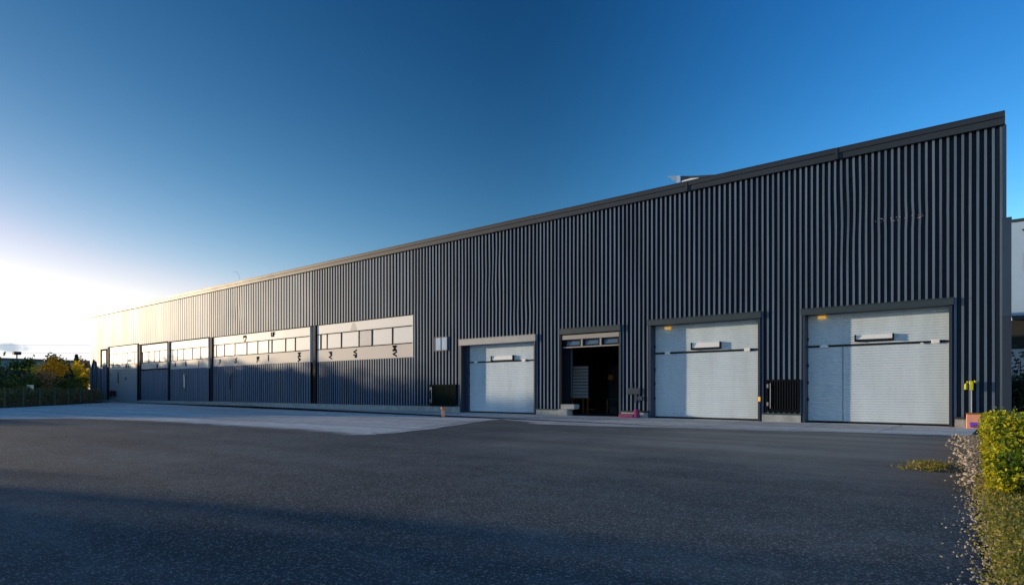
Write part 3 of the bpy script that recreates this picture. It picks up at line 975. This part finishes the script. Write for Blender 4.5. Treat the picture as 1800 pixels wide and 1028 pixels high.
for i, (x0, x1, y0, y1, z0, z1, lb) in enumerate(((-18.72, -18.15, -.30, .25, 0, .34, 'pale concrete block on the ground at the open doorway'), (-18.62, -17.75, -.22, .30, .352, .60, 'longer grey block lying on another block at the open doorway'))):
    s = MB(); s.bevel_box(x0, x1, y0, y1, z0, z1, .03)
    tag(s.build('concrete_block', M['concrete'], None), lb, 'block', 'blocks at the doorway')

# things standing inside the hall
e = empty('slatted_panel', (-19.6, 3.0, 0)); tag(e, 'white panel of horizontal slats on orange legs inside the open doorway', 'panel')
s = MB()
for i in range(10):
    z = .92 + i * .185
    s.box(-20.25, -18.95, 3.0, 3.06, z, z + .150)
bk = MB(); bk.box(-20.2, -19.0, 3.065, 3.11, .92, 2.76); bk.build('backing', M['dark'], e)
s.build('slats', M['white_b'], e)
s = MB()
for x in (-20.1, -19.35, -19.05):
    s.box(x - .035, x + .035, 3.12, 3.19, 0, .92)
s.box(-20.2, -18.9, 3.12, 3.20, .84, .915)
s.box(-19.05, -18.5, 3.0, 3.07, .22, .28)
s.build('trestle', M['rust'], e)
e = empty('shelving', (-17.5, 6.0, 0)); tag(e, 'dim grey cabinet against the back of the open hall', 'cabinet')
s = MB(); s.box(-19.2, -17.2, 5.8, 6.4, .1, 2.9); s.build('cabinet', M['fascia'], e)
s = MB(); s.box(-19.1, -18.25, 5.76, 5.797, .2, 2.8); s.box(-18.15, -17.3, 5.76, 5.797, .2, 2.8); s.build('door', M['trim'], e)
s = MB(); s.bevel_box(-18.2, -17.85, 3.9, 4.2, 1.95, 2.25, .06); tag(s.build('tool_bag', M['rust'], None), 'orange bag hanging in the dark of the open doorway', 'bag')
s = MB(); s.box(-18.05, -18.0, 4.02, 4.06, 2.25, 4.7); s.build('strap', M['dark'], bpy.data.objects['tool_bag'])
e = empty('floor_lamp', (-16.4, 4.2, 0)); tag(e, 'grey bent work lamp standing inside the open doorway', 'lamp')
s = MB(); s.tube([(-16.4, 4.2, .04), (-16.4, 4.2, 1.95), (-16.5, 4.15, 2.1), (-16.75, 4.05, 2.0)], .035, 8); s.build('stem', M['steel'], e)
s = MB(); s.tube([(-16.70, 4.08, 2.06), (-16.82, 4.02, 1.92), (-16.86, 4.0, 1.86)], [.05, .12, .14], 10); s.build('head', M['white_b'], e)
s = MB(); s.tube([(-16.4, 4.2, 0.01), (-16.4, 4.2, .05)], [.2, .18], 14); s.build('base', M['dark'], e)
e = empty('workbench', (-17.0, 3.4, 0)); tag(e, 'low grey bench with two pale bins under it in the open hall', 'bench')
s = MB(); s.box(-17.9, -16.5, 3.2, 3.9, .80, .86); s.build('top', M['trim'], e)
for x in (-17.85, -16.6):
    s = MB(); s.box(x, x + .06, 3.25, 3.31, 0.01, .80); s.build('leg', M['rust'], e)
for x in (-17.7, -17.1):
    s = MB(); s.bevel_box(x, x + .5, 3.3, 3.7, .01, .42, .03); s.build('bin', M['trim'], e)

# ------------------------------------------------------------------ trees, hedges and plants
def crown(name, parent, c, rx, ry, rz, n, size, m, seed, clumps=22, conifer=False, gap=0.33):
    rng = np.random.default_rng(seed)
    c = np.array(c)
    if conifer:
        t = rng.uniform(0, 1, n) ** 0.75
        tier = np.round(t * 9) / 9
        t2 = np.clip(tier + rng.normal(0, .03, n), 0, 1)
        ang = rng.uniform(0, 2 * np.pi, n)
        br = (1 - t2) * (0.75 + 0.25 * np.sin(ang * 5 + tier * 40)) + 0.05
        r = br * np.sqrt(rng.uniform(0.05, 1, n))
        pos = np.stack([c[0] + rx * r * np.cos(ang), c[1] + ry * r * np.sin(ang), c[2] - rz + 2 * rz * t2 - 0.15 * rz * r], 1)
    else:
        k = rng.normal(size=(clumps, 3)); k /= np.linalg.norm(k, axis=1, keepdims=True)
        k *= rng.uniform(.35, .95, (clumps, 1))
        which = rng.integers(0, clumps, n)
        pos = k[which] + rng.normal(size=(n, 3)) * gap * rng.uniform(.5, 1.0, (clumps, 1))[which] * 0.62
        pos = c + pos * np.array([rx, ry, rz])
    pos[:, 2] = np.maximum(pos[:, 2], 0.05)
    return quads(name, pos, size, m, parent, rng=rng)

def tree(name, label, cat, x, y, h, rx, m, seed, base=0.25, conifer=False, n=2600, size=0.17, group=None):
    e = empty(name, (x, y, 0))
    tag(e, label, cat, group)
    rnd = random.Random(seed)
    zc = h * (base + (1 - base) / 2)
    rz = h * (1 - base) / 2
    t = MB()
    lean = rnd.uniform(-.2, .2)
    t.tube([(x, y, -.1), (x + lean * .4, y, h * .45), (x + lean, y, h * (.97 if conifer else .8))], [h * .028, h * .02, .015], 7)
    for i in range(7):
        a = rnd.uniform(0, 6.28); z = h * rnd.uniform(base, .75)
        L = rx * rnd.uniform(.5, .85)
        t.tube([(x + lean * z / h, y, z), (x + math.cos(a) * L * .6, y + math.sin(a) * L * .6, z + L * .3), (x + math.cos(a) * L, y + math.sin(a) * L, z + L * .45)], [h * .010, h * .006, .01], 5)
    t.build('trunk', M['bark'], e)
    crown('crown', e, (x, y, zc), rx, rx, rz, n, size, m, seed, conifer=conifer)
    return e

def bush(name, label, cat, x, y, h, rx, m, seed, n=2200, size=0.14, group=None):
    e = empty(name, (x, y, 0))
    tag(e, label, cat, group)
    rnd = random.Random(seed)
    t = MB()
    for i in range(6):
        a = rnd.uniform(0, 6.28)
        t.tube([(x, y, -.05), (x + math.cos(a) * rx * .3, y + math.sin(a) * rx * .3, h * .5), (x + math.cos(a) * rx * .6, y + math.sin(a) * rx * .6, h * .85)], [.05, .035, .012], 5)
    t.build('stems', M['bark'], e)
    crown('foliage', e, (x, y, h * .52), rx, rx, h * .52, n, size, m, seed, clumps=30, gap=.42)
    return e

# far left, beyond the fence
TR = 'trees and bushes beyond the fence'
bush('bush', 'broadest dark bush behind the green fence, beside the brown one', 'bush', -77.4, -12.5, 3.5, 3.4, LEAF['dark'], 11, 4200, .2, TR)
bush('bush', 'brown leafed rounded bush in front of a yellow tree', 'bush', -75.6, -9.4, 3.3, 1.9, LEAF['brown'], 12, 3200, .13, TR)
tree('autumn_tree', 'half hidden yellow tree behind the brown bush', 'tree', -96.5, -5.2, 4.5, 2.2, LEAF['yellow'], 13, .2, n=2600, size=.2, group=TR)
tree('pine_tree', 'ragged dark pine rising above the brown bush', 'tree', -103.2, -3.9, 5.7, 1.8, LEAF['green'], 14, .15, n=2800, size=.22, group=TR)
tree('autumn_tree', 'bright golden orange tree in the middle of the trees', 'tree', -86.0, -5.3, 5.0, 1.7, LEAF['gold'], 15, .15, n=4200, size=.17, group=TR)
tree('pine_tree', 'dark bare topped pine behind the golden tree', 'tree', -109.4, 1.0, 6.4, 1.9, LEAF['dark'], 16, .2, n=2200, size=.24, group=TR)
tree('conifer', 'blue green conifer beside the golden tree', 'tree', -89.5, -2.9, 4.8, 2.1, LEAF['teal'], 17, .02, True, 5200, .17, TR)
tree('autumn_tree', 'yellow tree nearest the warehouse corner', 'tree', -97.7, .6, 5.2, 1.6, LEAF['yellow'], 18, .15, n=3200, size=.19, group=TR)
tree('pine_tree', 'dark pine standing over the yellow tree by the warehouse', 'tree', -108.0, 3.4, 6.6, 1.8, LEAF['dark'], 19, .1, True, 3000, .22, TR)
tree('conifer', 'thin dry pinkish tree next to the warehouse corner', 'tree', -113.4, 6.0, 6.9, 1.4, LEAF['pink'], 20, .2, n=1500, size=.2, group=TR)
tree('pine_tree', 'dark green tree between the brown bush and the golden tree', 'tree', -98.5, -2.3, 4.7, 2.4, LEAF['green'], 21, .05, n=3400, size=.2, group=TR)

def strip_hedge(name, label, a, b_, h, wd, m, seed, n, size, group=None):
    rng = np.random.default_rng(seed)
    a, b_ = np.array(a), np.array(b_)
    d = (b_ - a) / np.linalg.norm(b_ - a); q = np.array([-d[1], d[0]])
    t = rng.uniform(0, 1, n)
    L = np.linalg.norm(b_ - a)
    s_ = rng.uniform(-1, 1, n)
    z = np.sqrt(rng.uniform(0, 1, n))
    hh = h * (1 + .18 * np.sin(t * L * .9 + seed) + .10 * np.sin(t * L * 2.7))
    ww = wd * (.75 + .25 * np.sin(t * L * 1.7 + 1))
    xy = a + d * (t * L)[:, None] + q * (s_ * ww / 2)[:, None]
    pos = np.stack([xy[:, 0], xy[:, 1], z * hh + .03], 1)
    e = empty(name, (float(a[0]), float(a[1]), 0))
    tag(e, label, 'hedge', group)
    quads('foliage', pos, size, m, e, rng=rng)
    st = MB()
    for i in range(int(L / 1.0)):
        p = a + d * (i + .5)
        st.tube([(p[0], p[1], -.05), (p[0] + .1, p[1] + .05, h * .7)], [.04, .015], 5)
    st.build('stems', M['bark'], e)
    return e
strip_hedge('hedge', 'low olive brown hedge growing behind the green mesh fence', (-58, -18), (-78, -4.6), 1.35, 1.6, LEAF['olive'], 31, 9000, .12)
strip_hedge('hedge', 'taller dark green hedge between the fence and the trees', (-66, -15.5), (-84.5, -3.2), 2.25, 2.4, LEAF['green'], 32, 11000, .15)
bush('bush', 'reddish brown shrub at the end of the fence beside the warehouse', 'bush', -79.6, -3.4, 1.7, 1.3, LEAF['olive'], 33, 1500, .12)

# green mesh fence
e = empty('fence', (-59.4, -15.6, 0)); tag(e, 'green wire mesh fence with posts along the far edge of the yard', 'fence')
fa_, fb_ = Vector((-56.2, -18.35, 0)), Vector((-79.5, -2.4, 0))
fd = (fb_ - fa_); FL = fd.length; fd.normalize()
s = MB()
k = int(FL / .16)
for i in range(k):
    p = fa_ + fd * (i * FL / k)
    s.tube([p + Vector((0, 0, .08)), p + Vector((0, 0, 1.45))], .008, 3)
for z in (.1, .5, .95, 1.45):
    s.tube([fa_ + Vector((0, 0, z)), fb_ + Vector((0, 0, z))], .018 if z in (.1, 1.45) else .01, 4)
s.build('mesh_panel', M['fence'], e)
for i in range(10):
    p = fa_ + fd * (i * FL / 9)
    s = MB(); s.box(p.x - .06, p.x + .06, p.y - .06, p.y + .06, 0, 1.62); s.build('post', M['fence'], e)
e = empty('notice_board', (-68.3, -11.5, 0)); tag(e, 'small pale yellow notice plate on a post behind the fence', 'sign')
s = MB(); s.box(-68.36, -68.28, -11.54, -11.46, 0, 1.9); s.build('post', M['fence'], e)
s = MB(); s.box(-68.30, -68.22, -11.80, -11.30, 1.15, 1.85); s.build('plate', M['glow_grey'], e)

# teal shed, white wall, parked white car by the far corner, power lines
e = empty('shed', (-158, 10, 0)); tag(e, 'low teal metal hall far behind the trees', 'building')
s = MB(); s.box(-166, -150, -3, 24, 0, 7.3); s.build('wall', M['teal'], e)
s = MB(); s.box(-166.3, -149.7, -3.3, 24.3, 7.3, 7.6); s.build('roof', M['navy'], e)
s = MB(); s.box(-157, -155.6, 6.4, 7.6, 8.6, 9.2); s.box(-156.4, -156.2, 6.9, 7.1, 7.6, 8.6); s.build('vent', M['dark'], e)
e = empty('white_building', (-112, 9, 0)); tag(e, 'pale blue white wall of a low building behind the far corner', 'building')
s = MB(); s.box(-116, -104, 6.9, 12, 0, 4.7); s.build('wall', M['white_b'], e)
s = MB(); s.box(-116.2, -103.8, 6.7, 12.2, 4.7, 4.85); s.build('roof', M['trim'], e)

e = empty('parked_car', (-84.5, -2.2, 0)); tag(e, 'white car parked behind the shrub at the far corner', 'car')
def car(e, cx, cy, ang):
    ca, sa = math.cos(ang), math.sin(ang)
    T = lambda x, y, z: (cx + x * ca - y * sa, cy + x * sa + y * ca, z)
    prof = [(-2.1, .35), (-2.1, .75), (-1.75, .95), (-1.0, 1.0), (-.45, 1.42), (.9, 1.45), (1.6, 1.02), (2.05, .95), (2.12, .4)]
    s = MB(); s.loft([[T(x, y, z) for x, z in prof] for y in (-.85, .85)]); s.build('body', M['tag'], e)
    for y in (-.86, .86):
        s = MB(); s.loft([[T(x, y + o, z) for x, z in ((-.85, 1.03), (-.4, 1.34), (.82, 1.36), (1.3, 1.05))] for o in (-.006, .006)]); s.build('window', M['glass'], e)
    for x in (-1.35, 1.35):
        for y in (-.8, .8):
            s = MB(); s.tube([T(x, y - .1, .32), T(x, y + .1, .32)], .32, 16); wh = s.build('wheel', M['dark'], e)
car(e, -85.5, -2.6, R(150))

for z, dz, lb in ((10.3, 0, 'upper of the two thin power lines crossing the pale sky above the trees'), (8.75, .15, 'lower of the two thin power lines crossing the pale sky above the trees')):
    s = MB()
    a, b_ = Vector((-190, -30, z)), Vector((-100, 48, z + .1))
    s.tube([a.lerp(b_, i / 14) - Vector((0, 0, (1.2 * 4 * (i / 14) * (1 - i / 14)) - 1.0)) for i in range(15)], .018, 4)
    tag(s.build('power_line', M['trim'], None), lb, 'power line', 'power lines')

# white building behind the right corner
e = empty('office_building', (6, 34, 0)); tag(e, 'white building with black sign letters and a dark underside behind the hedge', 'building')
s = MB(); s.box(-.12, 22, 29.85, 48, 6.7, 13.4); s.build('upper_storey', M['pale_blue'], e)
s = MB(); s.box(-.16, 22.1, 29.78, 48.1, 13.4, 13.6); s.build('roof', M['trim'], e)
s = MB(); s.box(-.4, 22, 33.5, 48, 4.5, 6.69); s.build('dark_wall', M['hall'], e)
s = MB(); s.box(-.4, 22, 33.4, 48, 0, 4.49); s.build('ground_storey', M['white_b'], e)
lettering('Y', 1.5, M['black'], e, -1.0, -29.80, 12.2, 0)
lettering('I', 1.7, M['black'], e, -.72, -29.80, 10.4, 0)

# right: hedge, ground cover, gravel
rng = np.random.default_rng(5)
def hedge_h(y): return .62 + .02 * (-5.5 - y)
def hedge_x(y): return -.36 + (-5.66 - y) * .045
e = empty('hedge', (.4, -10, 0)); tag(e, 'clipped yellow green hedge running from the warehouse corner towards the camera', 'hedge')
n = 90000
y = rng.uniform(-18.2, -5.4, n)
face = rng.uniform(0, 1, n)
x = hedge_x(y) + np.where(face < .5, np.abs(rng.normal(0, .07, n)), rng.uniform(0, 1.6, n))
hh = hedge_h(y) * (1 + .07 * np.sin(y * 2.1) + .05 * np.sin(y * 5.3 + x * 4))
hh *= np.clip((y + 18.8) / 2.2, .15, 1)
z = np.where(face < .5, rng.uniform(.02, 1, n) * hh, hh - np.abs(rng.normal(0, .06, n)))
lumps = np.array([noise.noise(Vector((float(a) * 2.2, float(b_) * 2.2, float(c_) * 2.2))) for a, b_, c_ in zip(x, y, z)])
x = x - .17 * lumps - np.where(rng.uniform(0, 1, n) < .06, rng.uniform(0, .10, n), 0)
z = np.maximum(z + .12 * lumps + np.where(rng.uniform(0, 1, n) < .05, rng.uniform(0, .09, n), 0), .02)
quads('foliage', np.stack([x, y, z], 1),   .038, LEAF['hedge'], e, up=.4, rng=rng)
s = MB()
for yy in np.arange(-17.8, -5.5, .45):
    for xx in (hedge_x(yy) + .2, .8):
        s.tube([(xx, yy, -.05), (xx + random.uniform(-.1, .1), yy + random.uniform(-.1, .1), .5)], [.025, .008], 5)
s.loft([[(hedge_x(yy) + .16, yy, 0), (1.3, yy, 0), (1.3, yy, .45), (hedge_x(yy) + .2, yy, .42)] for yy in (-5.7, -11.5, -17.3)])
s.build('stems', M['bark'], e)

def scatter_quads(name, label, cat, n, xf, yr, zmax, size, m, seed, up=0, aspect=2.2):
    rg = np.random.default_rng(seed)
    y = rg.uniform(*yr, n); x = xf(y, rg)
    z = rg.uniform(0, 1, n) ** 1.6 * zmax
    o = quads(name, np.stack([x, y, z + .01], 1), size, m, None, up=up, rng=rg, aspect=aspect)
    return tag(o, label, cat, None, 'stuff')
scatter_quads('undergrowth', 'low yellowish weeds and leaf litter at the foot of the hedge', 'ground cover', 48000,
              lambda y, r: np.where(r.uniform(0, 1, len(y)) < .8, .16 + (-16.7 - y) * .058 + r.uniform(0, 1.2, len(y)) + .06 * np.sin(y * 7), .10 + (-16.7 - y) * .058 + r.normal(0, .09, len(y))),
              (-24, -16.3), .10, .016, LEAF['cover'], 41)
scatter_quads('weeds', 'thin patch of weeds growing out of the asphalt near the gravel', 'weeds', 1100,
              lambda y, r: -.72 + r.normal(0, .17, len(y)) - .1 * np.abs(np.sin(y * 3)), (-15.6, -14.2), .06, .018, LEAF['cover'], 42, aspect=3.0)

def pebbles(name, label, n, fx, yr, size, m, seed):
    rg = np.random.default_rng(seed)
    ico = bpy.data.meshes.new('tmp')
    import bmesh
    bm = bmesh.new(); bmesh.ops.create_icosphere(bm, subdivisions=1, radius=1); bm.to_mesh(ico); bm.free()
    bv = np.array([v.co[:] for v in ico.vertices]); bf_ = np.array([p.vertices[:] for p in ico.polygons])
    bpy.data.meshes.remove(ico)
    y = rg.uniform(*yr, n); x = fx(y, rg)
    sz = size * rg.uniform(.5, 1.5, (n, 1, 1)) * rg.uniform(.6, 1.2, (n, 1, 3)) * np.array([1, 1, .65])
    rot = rg.uniform(0, 6.28, n); c, s_ = np.cos(rot)[:, None], np.sin(rot)[:, None]
    v = bv[None] * sz * rg.uniform(.85, 1.15, (n, len(bv), 1))
    v = np.stack([v[..., 0] * c - v[..., 1] * s_, v[..., 0] * s_ + v[..., 1] * c, v[..., 2]], -1)
    v += np.stack([x, y, size * .35 + rg.uniform(0, size * .6, n)], 1)[:, None]
    f = (bf_[None] + (np.arange(n) * len(bv))[:, None, None]).reshape(-1, 3)
    me = bpy.data.meshes.new(name)
    me.vertices.add(n * len(bv)); me.vertices.foreach_set('co', v.astype(np.float32).ravel())
    me.loops.add(f.size); me.loops.foreach_set('vertex_index', f.astype(np.int32).ravel())
    me.polygons.add(len(f)); me.polygons.foreach_set('loop_start', np.arange(0, f.size, 3, dtype=np.int32)); me.polygons.foreach_set('loop_total', np.full(len(f), 3, dtype=np.int32))
    me.update(calc_edges=True); me.materials.append(m)
    o = bpy.data.objects.new(name, me); COL.objects.link(o)
    return tag(o, label, 'gravel', None, 'stuff')
stone = leaf_mat('pebble_stone', [(0.34, 0.30, 0.25), (0.62, 0.55, 0.46), (0.80, 0.74, 0.65)], .8)
pebbles('gravel', 'pale gravel strip between the asphalt and the hedge', 9000, lambda y, r: hedge_x(y) + .10 - np.where(r.uniform(0, 1, len(y)) < .75, r.uniform(0, .45, len(y)), np.abs(r.normal(.2, .22, len(y)))) * np.clip(1.15 - (-6 - y) * .035, .6, 1.3) - .05 * np.sin(y * 1.7), (-17.2, -5.2), .031, stone, 51)
pebbles('gravel', 'scattered small stones on the asphalt below the hedge', 4200, lambda y, r: .02 + (-17 - y) * .058 - np.abs(r.normal(0, .15, len(y))) + .14, (-25, -15.0), .010, stone, 52)

# shrubs behind the right corner
bush('bush', 'dense dark green shrub behind the warehouse corner with the hedge', 'bush', .5, 10.9, 2.2, 1.3, LEAF['dark'], 61, 4200, .09)
bush('bush', 'sparse leafy bush in front of the white wall of the sign building', 'bush', .35, 16.0, 3.6, 1.3, LEAF['dark'], 62, 500, .13)
e = empty('bin', (.25, 4.2, 0)); tag(e, 'small white and red crate on the ground behind the corner hedge', 'crate')
s = MB(); s.bevel_box(.0, .5, 4.0, 4.4, 0, .35, .02); s.build('crate', M['tag'], e)
s = MB(); s.box(-.006, .506, 3.994, 4.406, .12, .2); s.build('stripe', M['magenta'], e)

# the wood goes on unseen left of the yard, added for its shade
def wood(name, label, pts, n, size, m, seed):
    """pts: (x, y, height) along the edge of the wood"""
    rg = np.random.default_rng(seed)
    cs = []
    for (x0, y0, h0), (x1, y1, h1) in zip(pts, pts[1:]):
        L = math.hypot(x1 - x0, y1 - y0)
        k = max(1, int(L / 0.9))
        for i in range(k):
            t = (i + rg.uniform(0, 1)) / k
            h = (h0 + (h1 - h0) * t) * rg.uniform(.97, 1.03)
            for j in range(4):
                cs.append((x0 + (x1 - x0) * t + rg.normal(0, 1), y0 + (y1 - y0) * t + rg.normal(0, .4), h * (.10 + .24 * j) + rg.uniform(-.3, .3), h * rg.uniform(.13, .17)))
    cs = np.array(cs)
    k = rg.integers(0, len(cs), n)
    pos = cs[k, :3] + rg.normal(size=(n, 3)) * cs[k, 3:4] * np.array([.6, .6, .55])
    pos[:, 2] = np.maximum(pos[:, 2], .05)
    return tag(quads(name, pos, size, m, None, rng=rg), label, 'wood', None, 'stuff')
wood('shade_woods', 'dark wood running on unseen beyond the fence, heights shaped to shade the wall', [(-112, -5.5, 6.4), (-112, -9, 7.5), (-112, -16, 10.2), (-113, -24, 11.4), (-113, -30, 11), (-113, -40, 9), (-112, -80, 9)], 120000, .50, LEAF['green'], 71)
wood('shade_woods', 'unseen nearer trees added beside the yard to throw shade over the asphalt', [(-70, -42.5, 6.6), (-69.5, -45, 8.6), (-69, -49, 10), (-67, -56, 10), (-60, -80, 9)], 20000, .40, LEAF['green'], 72)
